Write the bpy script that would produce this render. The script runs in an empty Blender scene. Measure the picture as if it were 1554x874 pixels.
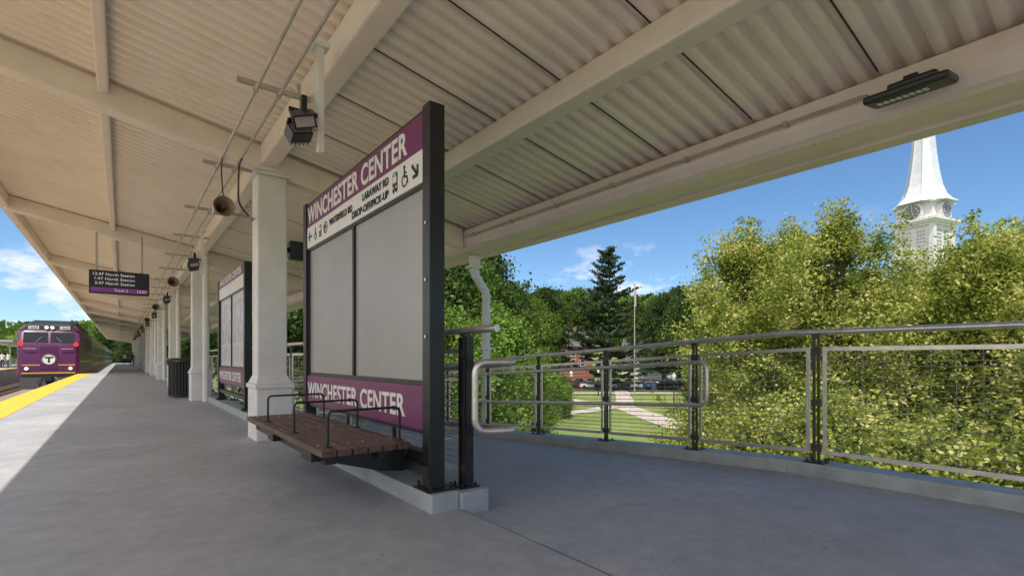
import bpy, math, random
import numpy as np
from mathutils import Vector, Matrix
R=math.radians
scene=bpy.context.scene
col=scene.collection
scene.view_settings.view_transform='Standard'
scene.view_settings.look='None'
scene.view_settings.exposure=0
rnd=random.Random(7)

# ------------------------------------------------------------ materials
def mat(name,c,rough=.6,metal=0,var=.12,scale=6,bump=0,bscale=40,c2=None,emit=0,dirt=0):
    m=bpy.data.materials.new(name); m.use_nodes=True
    nt=m.node_tree; N=nt.nodes; L=nt.links
    b=N['Principled BSDF']; b.inputs['Roughness'].default_value=rough; b.inputs['Metallic'].default_value=metal
    tc=N.new('ShaderNodeTexCoord')
    nz=N.new('ShaderNodeTexNoise'); nz.inputs['Scale'].default_value=scale; nz.inputs['Detail'].default_value=6
    L.new(tc.outputs['Object'],nz.inputs['Vector'])
    rp=N.new('ShaderNodeValToRGB')
    lo=tuple(x*(1-var) for x in c); hi=c2 if c2 else tuple(min(1,x*(1+var)) for x in c)
    rp.color_ramp.elements[0].position=.3; rp.color_ramp.elements[1].position=.7
    rp.color_ramp.elements[0].color=(*lo,1); rp.color_ramp.elements[1].color=(*hi,1)
    L.new(nz.outputs['Fac'],rp.inputs['Fac'])
    outc=rp.outputs['Color']
    if dirt:
        n3=N.new('ShaderNodeTexNoise'); n3.inputs['Scale'].default_value=1.7; n3.inputs['Detail'].default_value=10; n3.inputs['Roughness'].default_value=.75
        L.new(tc.outputs['Object'],n3.inputs['Vector'])
        r3=N.new('ShaderNodeValToRGB'); r3.color_ramp.elements[0].position=.52; r3.color_ramp.elements[1].position=.75
        r3.color_ramp.elements[0].color=(1,1,1,1); d=1-dirt; r3.color_ramp.elements[1].color=(d,d*.95,d*.88,1)
        L.new(n3.outputs['Fac'],r3.inputs['Fac'])
        mm=N.new('ShaderNodeMixRGB'); mm.blend_type='MULTIPLY'; mm.inputs[0].default_value=1
        L.new(outc,mm.inputs[1]); L.new(r3.outputs[0],mm.inputs[2]); outc=mm.outputs[0]
    L.new(outc,b.inputs['Base Color'])
    if bump:
        n2=N.new('ShaderNodeTexNoise'); n2.inputs['Scale'].default_value=bscale; n2.inputs['Detail'].default_value=5
        L.new(tc.outputs['Object'],n2.inputs['Vector'])
        bp=N.new('ShaderNodeBump'); bp.inputs['Strength'].default_value=bump; bp.inputs['Distance'].default_value=.01
        L.new(n2.outputs['Fac'],bp.inputs['Height']); L.new(bp.outputs['Normal'],b.inputs['Normal'])
    if emit:
        L.new(rp.outputs['Color'],b.inputs['Emission Color']); b.inputs['Emission Strength'].default_value=emit
    return m

M={}
M['canopy']=mat('canopy_paint',(.87,.765,.69),.5,var=.05,scale=2.5,bump=.1,bscale=60,dirt=.12)
M['gutter']=mat('gutter_paint',(.88,.735,.69),.5,var=.05,scale=2.5,bump=.1,bscale=60,dirt=.10)
M['deck']=mat('roof_deck_paint',(.92,.81,.73),.36,var=.04,scale=1.3,dirt=.12)
M['column']=mat('column_paint',(.81,.785,.755),.5,var=.06,scale=3,bump=.15,bscale=30,dirt=.14)
M['black']=mat('black_powder_coat',(.016,.016,.018),.35,var=.2)
M['darksteel']=mat('dark_bronze_steel',(.075,.065,.055),.4,.3,var=.2)
M['steel']=mat('brushed_stainless',(.72,.67,.61),.36,.85,var=.16,scale=12)
M['wire']=mat('stainless_wire',(.46,.42,.37),.45,.5,var=.1)
M['galv']=mat('galvanised_conduit',(.50,.46,.41),.45,.5,var=.15)
M['purple']=mat('purple_sign_enamel',(.185,.033,.135),.35,var=.06)
M['white']=mat('white_sign_enamel',(.86,.85,.82),.4,var=.03)
M['ink']=mat('black_lettering',(.02,.02,.02),.5,var=.1)
M['curb']=mat('painted_curb',(.38,.42,.43),.65,var=.14,scale=5,bump=.3,bscale=50,dirt=.3)
M['ballast']=mat('track_ballast',(.27,.22,.18),.9,var=.5,scale=30,bump=.8,bscale=20)
M['rail']=mat('rail_steel',(.30,.20,.14),.4,.6)
M['asphalt']=mat('asphalt',(.10,.095,.09),.9,var=.2)
M['path']=mat('concrete_path',(.50,.44,.37),.9,var=.12,scale=1)
M['trunk']=mat('bark',(.10,.075,.055),.95,var=.4,scale=8,bump=.6,bscale=12)
M['brick']=mat('brick',(.32,.12,.08),.9,var=.2)
M['wpaint']=mat('white_clapboard',(.78,.78,.78),.6,var=.04,scale=2,dirt=.15)
M['wspire']=mat('white_spire_shingle',(.68,.71,.76),.5,var=.10,scale=3)
M['slate']=mat('roof_slate',(.12,.11,.11),.8,var=.2)
M['glass']=mat('dark_glass',(.02,.025,.03),.12,var=.2)
M['lglass']=mat('windshield_glass',(.012,.012,.014),.35,var=.2)
M['locopurple']=mat('locomotive_purple',(.105,.018,.085),.38,var=.12,dirt=.3)
M['locogrey']=mat('locomotive_dark_grey',(.026,.024,.026),.5,var=.2)
M['silver']=mat('coach_silver',(.34,.29,.26),.5,.2,var=.1)
M['yellow']=mat('yellow_stripe',(.80,.42,.03),.5,var=.05)
M['red']=mat('red_marker_lens',(.7,.03,.02),.3,emit=1.0)
M['lamp']=mat('headlamp_lens',(.85,.82,.7),.2,emit=.8)
M['skin']=mat('skin',(.5,.32,.23),.6)
M['hair']=mat('hair',(.05,.03,.02),.8)
M['lens']=mat('led_lens',(.75,.76,.74),.3,var=.1,scale=40)
M['screen']=mat('display_screen',(.015,.018,.03),.3)
M['screenpurple']=mat('display_purple_band',(.15,.035,.17),.3,emit=.35)
M['screentext']=mat('display_text',(.66,.64,.60),.4,emit=.45)
M['poster']=mat('poster_paper',(.58,.52,.56),.35,var=.15,scale=3,c2=(.70,.68,.68))
M['postermap']=mat('poster_map',(.42,.44,.50),.35,var=.3,scale=6,c2=(.68,.65,.66))
M['case']=mat('display_case_grey',(.66,.64,.64),.4,var=.08)
M['cloth_w']=mat('white_cloth',(.65,.65,.63),.9); M['cloth_b']=mat('dark_cloth',(.04,.05,.09),.9); M['cloth_r']=mat('red_cloth',(.35,.06,.05),.9)

m=mat('bench_wood',(.085,.045,.034),.5,var=.4,scale=3,bump=.4,bscale=30,c2=(.17,.095,.07)); M['wood']=m
nt=m.node_tree
mp=nt.nodes.new('ShaderNodeMapping'); mp.inputs['Scale'].default_value=(14,1,14)
tcn=[n for n in nt.nodes if n.type=='TEX_COORD'][0]
nt.links.new(tcn.outputs['Object'],mp.inputs['Vector'])
for n in nt.nodes:
    if n.type=='TEX_NOISE': nt.links.new(mp.outputs['Vector'],n.inputs['Vector'])

m=mat('perforated_steel',(.56,.545,.525),.42,.25,var=.12,scale=1.0); M['perf']=m
nt=m.node_tree;N=nt.nodes;L=nt.links
tcn=[n for n in N if n.type=='TEX_COORD'][0]
sp=N.new('ShaderNodeSeparateXYZ'); L.new(tcn.outputs['Object'],sp.inputs[0])
def mth(op,a,b=None):
    n=N.new('ShaderNodeMath'); n.operation=op
    for i,x in enumerate((a,b)):
        if x is None: continue
        if isinstance(x,(int,float)): n.inputs[i].default_value=x
        else: L.new(x,n.inputs[i])
    return n.outputs[0]
f=2*math.pi/.030
s1=mth('SINE',mth('MULTIPLY',sp.outputs['Y'],f)); s2=mth('SINE',mth('MULTIPLY',sp.outputs['Z'],f))
hole=mth('GREATER_THAN',mth('MULTIPLY',s1,s2),.10)
mx=N.new('ShaderNodeMixRGB'); L.new(hole,mx.inputs[0])
rp=[n for n in N if n.type=='VALTORGB'][0]
L.new(rp.outputs['Color'],mx.inputs[1]); mx.inputs[2].default_value=(.15,.147,.142,1)
L.new(mx.outputs[0],N['Principled BSDF'].inputs['Base Color'])

def concrete(name,c,jx=(),jy=()):
    m=bpy.data.materials.new(name); m.use_nodes=True
    nt=m.node_tree;N=nt.nodes;L=nt.links
    b=N['Principled BSDF']; b.inputs['Roughness'].default_value=.62
    g=N.new('ShaderNodeNewGeometry')
    def noise(s,d=6,ro=.55):
        n=N.new('ShaderNodeTexNoise'); n.inputs['Scale'].default_value=s; n.inputs['Detail'].default_value=d; n.inputs['Roughness'].default_value=ro
        L.new(g.outputs['Position'],n.inputs['Vector']); return n.outputs['Fac']
    def mth(op,a,b=None,c=None):
        n=N.new('ShaderNodeMath'); n.operation=op
        for i,x in enumerate((a,b,c)):
            if x is None: continue
            if isinstance(x,(int,float)): n.inputs[i].default_value=x
            else: L.new(x,n.inputs[i])
        return n.outputs[0]
    a=noise(.6,9,.68); bb=noise(110,2); cc=noise(6,9,.75)
    v=mth('ADD',mth('ADD',mth('MULTIPLY',a,1.0),mth('MULTIPLY',bb,.60)),mth('MULTIPLY',cc,.85))
    v=mth('ADD',v,-.22)
    st=noise(3.1,10,.72)
    rr=N.new('ShaderNodeValToRGB'); rr.color_ramp.elements[0].position=.58; rr.color_ramp.elements[1].position=.70; L.new(st,rr.inputs['Fac'])
    v=mth('SUBTRACT',v,mth('MULTIPLY',rr.outputs[0],.14))
    vo=N.new('ShaderNodeTexVoronoi'); vo.inputs['Scale'].default_value=2.4; L.new(g.outputs['Position'],vo.inputs['Vector'])
    v=mth('SUBTRACT',v,mth('MULTIPLY',mth('LESS_THAN',vo.outputs['Distance'],.04),.25))
    wv=N.new('ShaderNodeTexVoronoi'); wv.feature='DISTANCE_TO_EDGE'; wv.inputs['Scale'].default_value=.32
    nd=N.new('ShaderNodeTexNoise'); nd.inputs['Scale'].default_value=1.5; nd.inputs['Detail'].default_value=6; L.new(g.outputs['Position'],nd.inputs['Vector'])
    vm=N.new('ShaderNodeVectorMath'); vm.operation='ADD'; L.new(g.outputs['Position'],vm.inputs[0]); L.new(nd.outputs['Color'],vm.inputs[1]); L.new(vm.outputs[0],wv.inputs['Vector'])
    v=mth('SUBTRACT',v,mth('MULTIPLY',mth('MULTIPLY',mth('LESS_THAN',wv.outputs['Distance'],.0010),mth('GREATER_THAN',cc,.48)),.22))
    sp=N.new('ShaderNodeSeparateXYZ'); L.new(g.outputs['Position'],sp.inputs[0])
    for y in jy:
        per,off=y
        q=mth('ABSOLUTE',mth('PINGPONG',mth('SUBTRACT',sp.outputs['Y'],off),per))
        v=mth('MULTIPLY',v,mth('SUBTRACT',1,mth('MULTIPLY',mth('LESS_THAN',q,.009),.5)))
    for x in jx:
        q=mth('ABSOLUTE',mth('SUBTRACT',sp.outputs['X'],x))
        v=mth('MULTIPLY',v,mth('SUBTRACT',1,mth('MULTIPLY',mth('LESS_THAN',q,.008),.6)))
    mx=N.new('ShaderNodeVectorMath'); mx.operation='SCALE'; mx.inputs[0].default_value=c
    L.new(v,mx.inputs['Scale'])
    L.new(mx.outputs[0],b.inputs['Base Color'])
    bp=N.new('ShaderNodeBump'); bp.inputs['Strength'].default_value=.35; bp.inputs['Distance'].default_value=.004
    L.new(bb,bp.inputs['Height']); L.new(bp.outputs['Normal'],b.inputs['Normal'])
    ro=mth('ADD',mth('MULTIPLY',a,.5),.32); L.new(ro,b.inputs['Roughness'])
    return m
M['conc']=concrete('platform_concrete',(.385,.395,.42),jx=(1.88,),jy=((3.75,-.05),))
M['conc2']=concrete('opposite_concrete',(.46,.44,.40))
m=mat('tactile_yellow',(.80,.52,.04),.6,var=.08,scale=4,dirt=.25); M['tact']=m
nt=m.node_tree;N=nt.nodes;L=nt.links
v=N.new('ShaderNodeTexVoronoi'); v.inputs['Scale'].default_value=18; v.inputs['Randomness'].default_value=0
tcn=[n for n in N if n.type=='TEX_COORD'][0]; L.new(tcn.outputs['Object'],v.inputs['Vector'])
bp=N.new('ShaderNodeBump'); bp.invert=True; bp.inputs['Strength'].default_value=.8; bp.inputs['Distance'].default_value=.01
L.new(v.outputs['Distance'],bp.inputs['Height']); L.new(bp.outputs['Normal'],N['Principled BSDF'].inputs['Normal'])

def leafmat(name,cols,trans=.35,ns=.8):
    m=bpy.data.materials.new(name); m.use_nodes=True
    nt=m.node_tree;N=nt.nodes;L=nt.links
    for n in list(N):
        if n.type=='BSDF_PRINCIPLED': N.remove(n)
    out=[n for n in N if n.type=='OUTPUT_MATERIAL'][0]
    g=N.new('ShaderNodeNewGeometry'); tc=N.new('ShaderNodeTexCoord')
    nz=N.new('ShaderNodeTexNoise'); nz.inputs['Scale'].default_value=ns; nz.inputs['Detail'].default_value=4
    L.new(tc.outputs['Object'],nz.inputs['Vector'])
    a=N.new('ShaderNodeMath'); a.operation='MULTIPLY_ADD'; a.inputs[1].default_value=.55; L.new(g.outputs['Random Per Island'],a.inputs[0])
    b=N.new('ShaderNodeMath'); b.operation='MULTIPLY_ADD'; b.inputs[1].default_value=1.7; b.inputs[2].default_value=-.58; L.new(nz.outputs['Fac'],b.inputs[0])
    L.new(b.outputs[0],a.inputs[2])
    rp=N.new('ShaderNodeValToRGB'); L.new(a.outputs[0],rp.inputs['Fac'])
    e=rp.color_ramp.elements
    e[0].position=.1; e[0].color=(*cols[0],1); e[1].position=.95; e[1].color=(*cols[-1],1)
    for i,c in enumerate(cols[1:-1]):
        k=e.new(.1+.85*(i+1)/(len(cols)-1)); k.color=(*c,1)
    d=N.new('ShaderNodeBsdfDiffuse'); t=N.new('ShaderNodeBsdfTranslucent'); mx=N.new('ShaderNodeMixShader'); mx.inputs[0].default_value=trans
    L.new(rp.outputs[0],d.inputs[0]); L.new(rp.outputs[0],t.inputs[0]); L.new(d.outputs[0],mx.inputs[1]); L.new(t.outputs[0],mx.inputs[2])
    L.new(mx.outputs[0],out.inputs[0]); return m
M['leafY']=leafmat('yellow_green_leaves',[(.085,.14,.03),(.22,.30,.05),(.46,.48,.11),(.74,.70,.30)],.40,1.1)
M['leafG']=leafmat('green_leaves',[(.055,.10,.022),(.12,.20,.036),(.22,.31,.07)])
M['leafL']=leafmat('light_green_leaves',[(.09,.17,.03),(.19,.31,.05),(.32,.44,.10)])
M['leafD']=leafmat('dark_green_leaves',[(.035,.07,.022),(.075,.125,.038),(.14,.20,.06)])
M['needle']=leafmat('spruce_needles',[(.03,.055,.03),(.06,.095,.05),(.11,.15,.085)],.2)
m=bpy.data.materials.new('grass_ground'); m.use_nodes=True; M['grass']=m
nt=m.node_tree;N=nt.nodes;L=nt.links
g=N.new('ShaderNodeNewGeometry')
n1=N.new('ShaderNodeTexNoise'); n1.inputs['Scale'].default_value=.12; n1.inputs['Detail'].default_value=10; n1.inputs['Roughness'].default_value=.7
L.new(g.outputs['Position'],n1.inputs['Vector'])
rp=N.new('ShaderNodeValToRGB'); L.new(n1.outputs['Fac'],rp.inputs['Fac'])
rp.color_ramp.elements[0].position=.3; rp.color_ramp.elements[0].color=(.10,.16,.03,1)
rp.color_ramp.elements[1].position=.7; rp.color_ramp.elements[1].color=(.25,.30,.08,1)
L.new(rp.outputs[0],N['Principled BSDF'].inputs['Base Color']); N['Principled BSDF'].inputs['Roughness'].default_value=.95

# ------------------------------------------------------------ mesh builder
class MB:
    def __init__(s): s.v=[]; s.f=[]; s.mi=[]; s.cur=0
    def add(s,vs,fs):
        o=len(s.v); s.v+= [tuple(v) for v in vs]; s.f+=[tuple(i+o for i in f) for f in fs]; s.mi+=[s.cur]*len(fs); return s
    def box(s,x0,x1,y0,y1,z0,z1):
        return s.add([(x0,y0,z0),(x1,y0,z0),(x1,y1,z0),(x0,y1,z0),(x0,y0,z1),(x1,y0,z1),(x1,y1,z1),(x0,y1,z1)],
          [(0,3,2,1),(4,5,6,7),(0,1,5,4),(1,2,6,5),(2,3,7,6),(3,0,4,7)])
    def obox(s,c,sz,mx):
        hx,hy,hz=[q/2 for q in sz]; c=Vector(c)
        vs=[c+mx@Vector((a*hx,b*hy,d*hz)) for d in(-1,1) for a,b in((-1,-1),(1,-1),(1,1),(-1,1))]
        return s.add(vs,[(0,3,2,1),(4,5,6,7),(0,1,5,4),(1,2,6,5),(2,3,7,6),(3,0,4,7)])
    def hexa(s,vs): return s.add(vs,[(0,3,2,1),(4,5,6,7),(0,1,5,4),(1,2,6,5),(2,3,7,6),(3,0,4,7)])
    def tube(s,pts,r,n=10,caps=True):
        pts=[Vector(p) for p in pts]; k=len(pts)
        rs=r if isinstance(r,(list,tuple)) else [r]*k
        vs=[]; up=None
        for i,p in enumerate(pts):
            d=(pts[min(i+1,k-1)]-pts[max(i-1,0)]).normalized()
            if up is None:
                up=Vector((0,0,1)) if abs(d.z)<.9 else Vector((1,0,0))
            a=(up-d*up.dot(d)).normalized(); b=d.cross(a); up=a
            for j in range(n):
                t=2*math.pi*j/n; vs.append(p+(a*math.cos(t)+b*math.sin(t))*rs[i])
        fs=[]
        for i in range(k-1):
            for j in range(n):
                fs.append((i*n+j,i*n+(j+1)%n,(i+1)*n+(j+1)%n,(i+1)*n+j))
        if caps: fs.append(tuple(range(n-1,-1,-1))); fs.append(tuple((k-1)*n+j for j in range(n)))
        return s.add(vs,fs)
    def lathe(s,prof,c=(0,0,0),n=16,ph=0,mx=None,caps=True):
        vs=[]; c=Vector(c)
        for r,z in prof:
            for j in range(n):
                t=2*math.pi*j/n+ph; p=Vector((r*math.cos(t),r*math.sin(t),z))
                if mx: p=mx@p
                vs.append(c+p)
        k=len(prof); fs=[]
        for i in range(k-1):
            for j in range(n): fs.append((i*n+j,i*n+(j+1)%n,(i+1)*n+(j+1)%n,(i+1)*n+j))
        if caps: fs.append(tuple(range(n-1,-1,-1))); fs.append(tuple((k-1)*n+j for j in range(n)))
        return s.add(vs,fs)
    def prism(s,pts,vec):
        pts=[Vector(p) for p in pts]; n=len(pts); vec=Vector(vec)
        return s.add(pts+[p+vec for p in pts],[tuple(range(n-1,-1,-1)),tuple(range(n,2*n))]+[(i,(i+1)%n,(i+1)%n+n,i+n) for i in range(n)])
    def mesh(s,name,mats,smooth=False,sharp=40):
        me=bpy.data.meshes.new(name); me.from_pydata(s.v,[],s.f)
        for m in (mats if isinstance(mats,(list,tuple)) else [mats]): me.materials.append(m)
        if any(s.mi): me.polygons.foreach_set('material_index',s.mi)
        if smooth:
            me.polygons.foreach_set('use_smooth',[True]*len(me.polygons))
            me.set_sharp_from_angle(angle=R(sharp))
        import bmesh
        bm=bmesh.new(); bm.from_mesh(me); bmesh.ops.recalc_face_normals(bm,faces=bm.faces); bm.to_mesh(me); bm.free()
        return me

def obj(name,me,parent=None,loc=(0,0,0),bevel=0,kind=None,label=None,cat=None,group=None,rotz=0):
    o=bpy.data.objects.new(name,me); col.objects.link(o); o.location=loc; o.rotation_euler=(0,0,rotz)
    if parent: o.parent=parent
    if bevel:
        b=o.modifiers.new('bevel','BEVEL'); b.width=bevel; b.segments=2; b.limit_method='ANGLE'; b.angle_limit=R(40)
    if kind: o['kind']=kind
    if label: o['label']=label
    if cat: o['category']=cat
    if group: o['group']=group
    return o
def thing(name,label,cat,loc=(0,0,0),rotz=0,group=None):
    o=bpy.data.objects.new(name,None); col.objects.link(o); o.location=loc; o.rotation_euler=(0,0,rotz); o.empty_display_size=.2
    o['label']=label; o['category']=cat
    if group: o['group']=group
    return o
def copy_thing(o,loc,rotz=None,scale=None,label=None):
    def rec(s,p):
        c=s.copy(); col.objects.link(c)
        if p is not None: c.parent=p
        for ch in s.children: rec(ch,c)
        return c
    c=rec(o,None); c.location=loc
    if rotz is not None: c.rotation_euler=(0,0,rotz)
    if scale: c.scale=scale
    if label: c['label']=label
    return c
def fillet(pts,r,n=5):
    pts=[Vector(p) for p in pts]; out=[pts[0]]
    for i in range(1,len(pts)-1):
        p=pts[i]; a=(pts[i-1]-p); b=(pts[i+1]-p); ra=min(r,a.length*.49,b.length*.49)
        a=p+a.normalized()*ra; b=p+b.normalized()*ra
        for k in range(n+1):
            t=k/n; out.append(a*(1-t)**2+p*2*t*(1-t)+b*t*t)
    out.append(pts[-1]); return out

def text_mesh(s,name,material,o,ux,uy,w=None,h=.1,bold=.012,ext=.002):
    cu=bpy.data.curves.new('t','FONT'); cu.body=s; cu.size=1; cu.offset=bold; cu.extrude=.01; cu.space_character=1.05
    ob=bpy.data.objects.new('t',cu); col.objects.link(ob)
    bpy.context.view_layer.update()
    dg=bpy.context.evaluated_depsgraph_get()
    me=bpy.data.meshes.new_from_object(ob.evaluated_get(dg)); me.name=name
    bpy.data.objects.remove(ob); bpy.data.curves.remove(cu)
    n=len(me.vertices); a=np.empty(n*3); me.vertices.foreach_get('co',a); a=a.reshape(-1,3)
    x0,x1=a[:,0].min(),a[:,0].max(); y0,y1=0,.73
    sy=h/(y1-y0); sx=(w/(x1-x0)) if w else sy*.85
    ux=np.array(ux,float); uy=np.array(uy,float); uz=np.cross(ux,uy); o=np.array(o,float)
    b=o+np.outer((a[:,0]-x0)*sx,ux)+np.outer(a[:,1]*sy,uy)+np.outer((a[:,2])/.01*ext,uz)
    me.vertices.foreach_set('co',b.ravel()); me.materials.clear(); me.materials.append(material); me.update()
    return me

# ------------------------------------------------------------ camera
cam=bpy.data.cameras.new('camera'); co=bpy.data.objects.new('camera',cam); col.objects.link(co)
co.location=(0,0,1.05); co.rotation_euler=(R(90),0,R(-37.4)); cam.sensor_width=36; cam.lens=17.95; cam.shift_y=.0682
cam.clip_start=.05; cam.clip_end=6000; scene.camera=co

# ------------------------------------------------------------ world + sun
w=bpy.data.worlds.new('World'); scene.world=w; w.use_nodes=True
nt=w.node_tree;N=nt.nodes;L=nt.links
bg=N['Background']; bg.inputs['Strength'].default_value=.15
sky=N.new('ShaderNodeTexSky'); sky.sky_type='NISHITA'; sky.sun_disc=False
sd=Vector((-.30,-.38,1)).normalized()
el=math.asin(sd.z); az=math.atan2(sd.x,sd.y)
sky.sun_elevation=el; sky.sun_rotation=az%(2*math.pi); sky.air_density=1.0; sky.dust_density=.15; sky.ozone_density=3.0
def wm(op,a,b=None,c=None,cl=False):
    n=N.new('ShaderNodeMath'); n.operation=op; n.use_clamp=cl
    for i,x in enumerate((a,b,c)):
        if x is None: continue
        if isinstance(x,(int,float)): n.inputs[i].default_value=x
        else: L.new(x,n.inputs[i])
    return n.outputs[0]
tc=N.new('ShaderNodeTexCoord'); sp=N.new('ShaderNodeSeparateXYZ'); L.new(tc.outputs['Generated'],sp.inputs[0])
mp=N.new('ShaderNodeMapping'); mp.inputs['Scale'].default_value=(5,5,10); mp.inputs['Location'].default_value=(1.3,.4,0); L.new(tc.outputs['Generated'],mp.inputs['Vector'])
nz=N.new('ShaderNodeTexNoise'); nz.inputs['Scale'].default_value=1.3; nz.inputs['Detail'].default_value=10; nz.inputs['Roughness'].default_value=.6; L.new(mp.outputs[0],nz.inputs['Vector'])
fill_side=wm('MULTIPLY_ADD',sp.outputs['X'],-2.6,.0,True)  # extra bright cloud added to the left sky, mostly out of view, as fill light
nv=wm('ADD',wm('SUBTRACT',nz.outputs['Fac'],.05),wm('MULTIPLY',fill_side,.20))
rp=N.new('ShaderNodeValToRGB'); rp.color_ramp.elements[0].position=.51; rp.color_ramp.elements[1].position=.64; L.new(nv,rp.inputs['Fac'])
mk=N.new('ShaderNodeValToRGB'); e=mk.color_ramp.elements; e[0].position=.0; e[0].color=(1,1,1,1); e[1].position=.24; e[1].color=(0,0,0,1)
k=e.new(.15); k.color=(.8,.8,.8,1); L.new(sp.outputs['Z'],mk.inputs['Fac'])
mask=wm('MAXIMUM',mk.outputs[0],wm('MULTIPLY',fill_side,.95))
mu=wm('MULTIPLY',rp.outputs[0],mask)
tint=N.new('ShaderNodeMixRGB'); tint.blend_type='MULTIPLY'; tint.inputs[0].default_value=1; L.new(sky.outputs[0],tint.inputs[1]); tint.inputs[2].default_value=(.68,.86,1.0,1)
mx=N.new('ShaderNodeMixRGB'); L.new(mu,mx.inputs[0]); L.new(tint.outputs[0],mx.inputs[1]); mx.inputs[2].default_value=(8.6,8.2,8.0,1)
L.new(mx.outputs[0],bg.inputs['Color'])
sl=bpy.data.lights.new('sun','SUN'); sl.energy=5.0; sl.angle=R(.5); sl.color=(1,.92,.82)
so=bpy.data.objects.new('sun',sl); col.objects.link(so); so.rotation_euler=(-sd).to_track_quat('-Z','Y').to_euler()

# ------------------------------------------------------------ terrain
def th(x,y):
    r=math.hypot(x,y)
    def g(cx,cy,s,a): return a*math.exp(-((x-cx)**2+(y-cy)**2)/(2*s*s))
    h=g(330,330,110,38)+g(480,150,130,30)+g(60,650,160,30)+g(-300,500,140,14)+g(190,420,90,20)+g(150,160,75,12)
    s=min(1,max(0,(r-128)/70)); s=s*s*(3-2*s)
    return -5.0+h*s
n=110
ax=[ (abs(t)**2.2)*3000*(1 if t>=0 else -1) for t in np.linspace(-1,1,n)]
b=MB(); vs=[(x,y,th(x,y)) for y in ax for x in ax]
b.add(vs,[(j*n+i,j*n+i+1,(j+1)*n+i+1,(j+1)*n+i) for j in range(n-1) for i in range(n-1)])
obj('ground',b.mesh('ground',M['grass'],True),kind='structure')

# platform
def fz(y): return 0 if y<2.2 else max(-.055*(y-2.2),-1.4)
b=MB(); b.box(-2.3,1.88,-12,130,-5.2,0)
b.box(1.88,5.1,-12,2.2,-5.2,0)
ys=[2.2,27.65,40]
for y0,y1 in zip(ys[:-1],ys[1:]):
    b.hexa([(1.88,y0,-5.2),(5.1,y0,-5.2),(5.1,y1,-5.2),(1.88,y1,-5.2),(1.88,y0,fz(y0)),(5.1,y0,fz(y0)),(5.1,y1,fz(y1)),(1.88,y1,fz(y1))])
obj('platform',b.mesh('platform',M['conc']),kind='structure')
b=MB(); b.box(-2.3,-1.65,-12,130,.0,.006)
obj('tactile_strip',b.mesh('tactile_strip',M['tact']),kind='structure')
b=MB(); b.box(-9.2,-2.32,-12,400,-5.2,-1.42)
obj('track_bed',b.mesh('track_bed',M['ballast']),kind='structure')
b=MB(); b.box(-15,-9.22,-12,300,-5.2,-.1)
obj('opposite_platform',b.mesh('opposite_platform',M['conc2']),kind='structure')
b=MB(); b.box(-9.8,-9.22,-12,300,-.096,-.09); obj('opposite_tactile_strip',b.mesh('opposite_tactile_strip',M['tact']),kind='structure')
for c in (-3.75,-7.4):
    t=thing('railway_track','steel rails on wooden sleepers in brown ballast','railway track',(c,0,-1.42))
    for s in(-.72,.72):
        b=MB(); b.box(s-.035,s+.035,-12,380,.1,.25)
        obj('rail',b.mesh('rail',M['rail']),t)
    b=MB()
    for i in range(260): b.box(-1.25,1.25,-10+i*.6,-9.75+i*.6,.0,.1)
    o=obj('sleeper',b.mesh('sleeper',M['trunk']),t); o['kind']='stuff'

b=MB(); b.box(1.655,1.868,3.05,60,-.5,.124)
obj('platform_kerb',b.mesh('platform_kerb',M['curb']),bevel=.008,kind='structure')
b=MB(); b.box(1.872,2.10,3.02,40,-1.6,.112)
obj('ramp_kerb',b.mesh('ramp_kerb',M['curb']),bevel=.008,kind='structure')
b=MB()
pp=[-6,2.2,27.65,40]
for y0,y1 in zip(pp[:-1],pp[1:]):
    b.hexa([(4.86,y0,fz(y0)-.4),(5.12,y0,fz(y0)-.4),(5.12,y1,fz(y1)-.4),(4.86,y1,fz(y1)-.4),(4.86,y0,fz(y0)+.115),(5.12,y0,fz(y0)+.115),(5.12,y1,fz(y1)+.115),(4.86,y1,fz(y1)+.115)])
obj('outer_kerb',b.mesh('outer_kerb',M['curb']),bevel=.008,kind='structure')

# ------------------------------------------------------------ canopy
CAN=thing('platform_canopy','beige steel station canopy with corrugated roof deck over the platform','canopy')
def dz(x): return 4.05-.2*x
XL,XR=-1.95,4.75
Y0,Y1=-6.0,112.0
pitch=.9503/6
base=[(0,0),(.34,0),(.37,.003),(.46,.043),(.50,.047),(.82,.047),(.86,.043),(.96,.003)]
prof=[]; y=1.29-math.ceil((1.29-Y0)/pitch)*pitch
while y<Y1:
    prof+=[(y+pitch*a,q) for a,q in base]; y+=pitch
b=MB(); vs=[]
for py,pz in prof:
    vs.append((XL,py,dz(XL)+pz)); vs.append((XR,py,dz(XR)+pz))
k=len(prof)
b.add(vs,[(2*i,2*i+1,2*i+3,2*i+2) for i in range(k-1)])
b.add([(XL,Y0,dz(XL)+.07),(XR,Y0,dz(XR)+.07),(XR,Y1,dz(XR)+.07),(XL,Y1,dz(XL)+.07)],[(0,1,2,3)])
obj('roof_deck',b.mesh('roof_deck',M['deck'],True,80),CAN)
b=MB(); y=1.29-.9503*6
while y<40:
    yy=y+pitch*.42; xa=1.58
    b.hexa([(xa,yy-.0035,dz(xa)-.003),(4.44,yy-.0035,dz(4.44)-.003),(4.44,yy+.0035,dz(4.44)-.003),(xa,yy+.0035,dz(xa)-.003),
            (xa,yy-.0035,dz(xa)+.03),(4.44,yy-.0035,dz(4.44)+.03),(4.44,yy+.0035,dz(4.44)+.03),(xa,yy+.0035,dz(xa)+.03)])
    y+=.9503*(2 if y>7 else 1)
obj('deck_seam',b.mesh('deck_seam',M['darksteel']),CAN)['kind']='stuff'
beamY=[-.35+7.55*i for i in range(15)]
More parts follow.
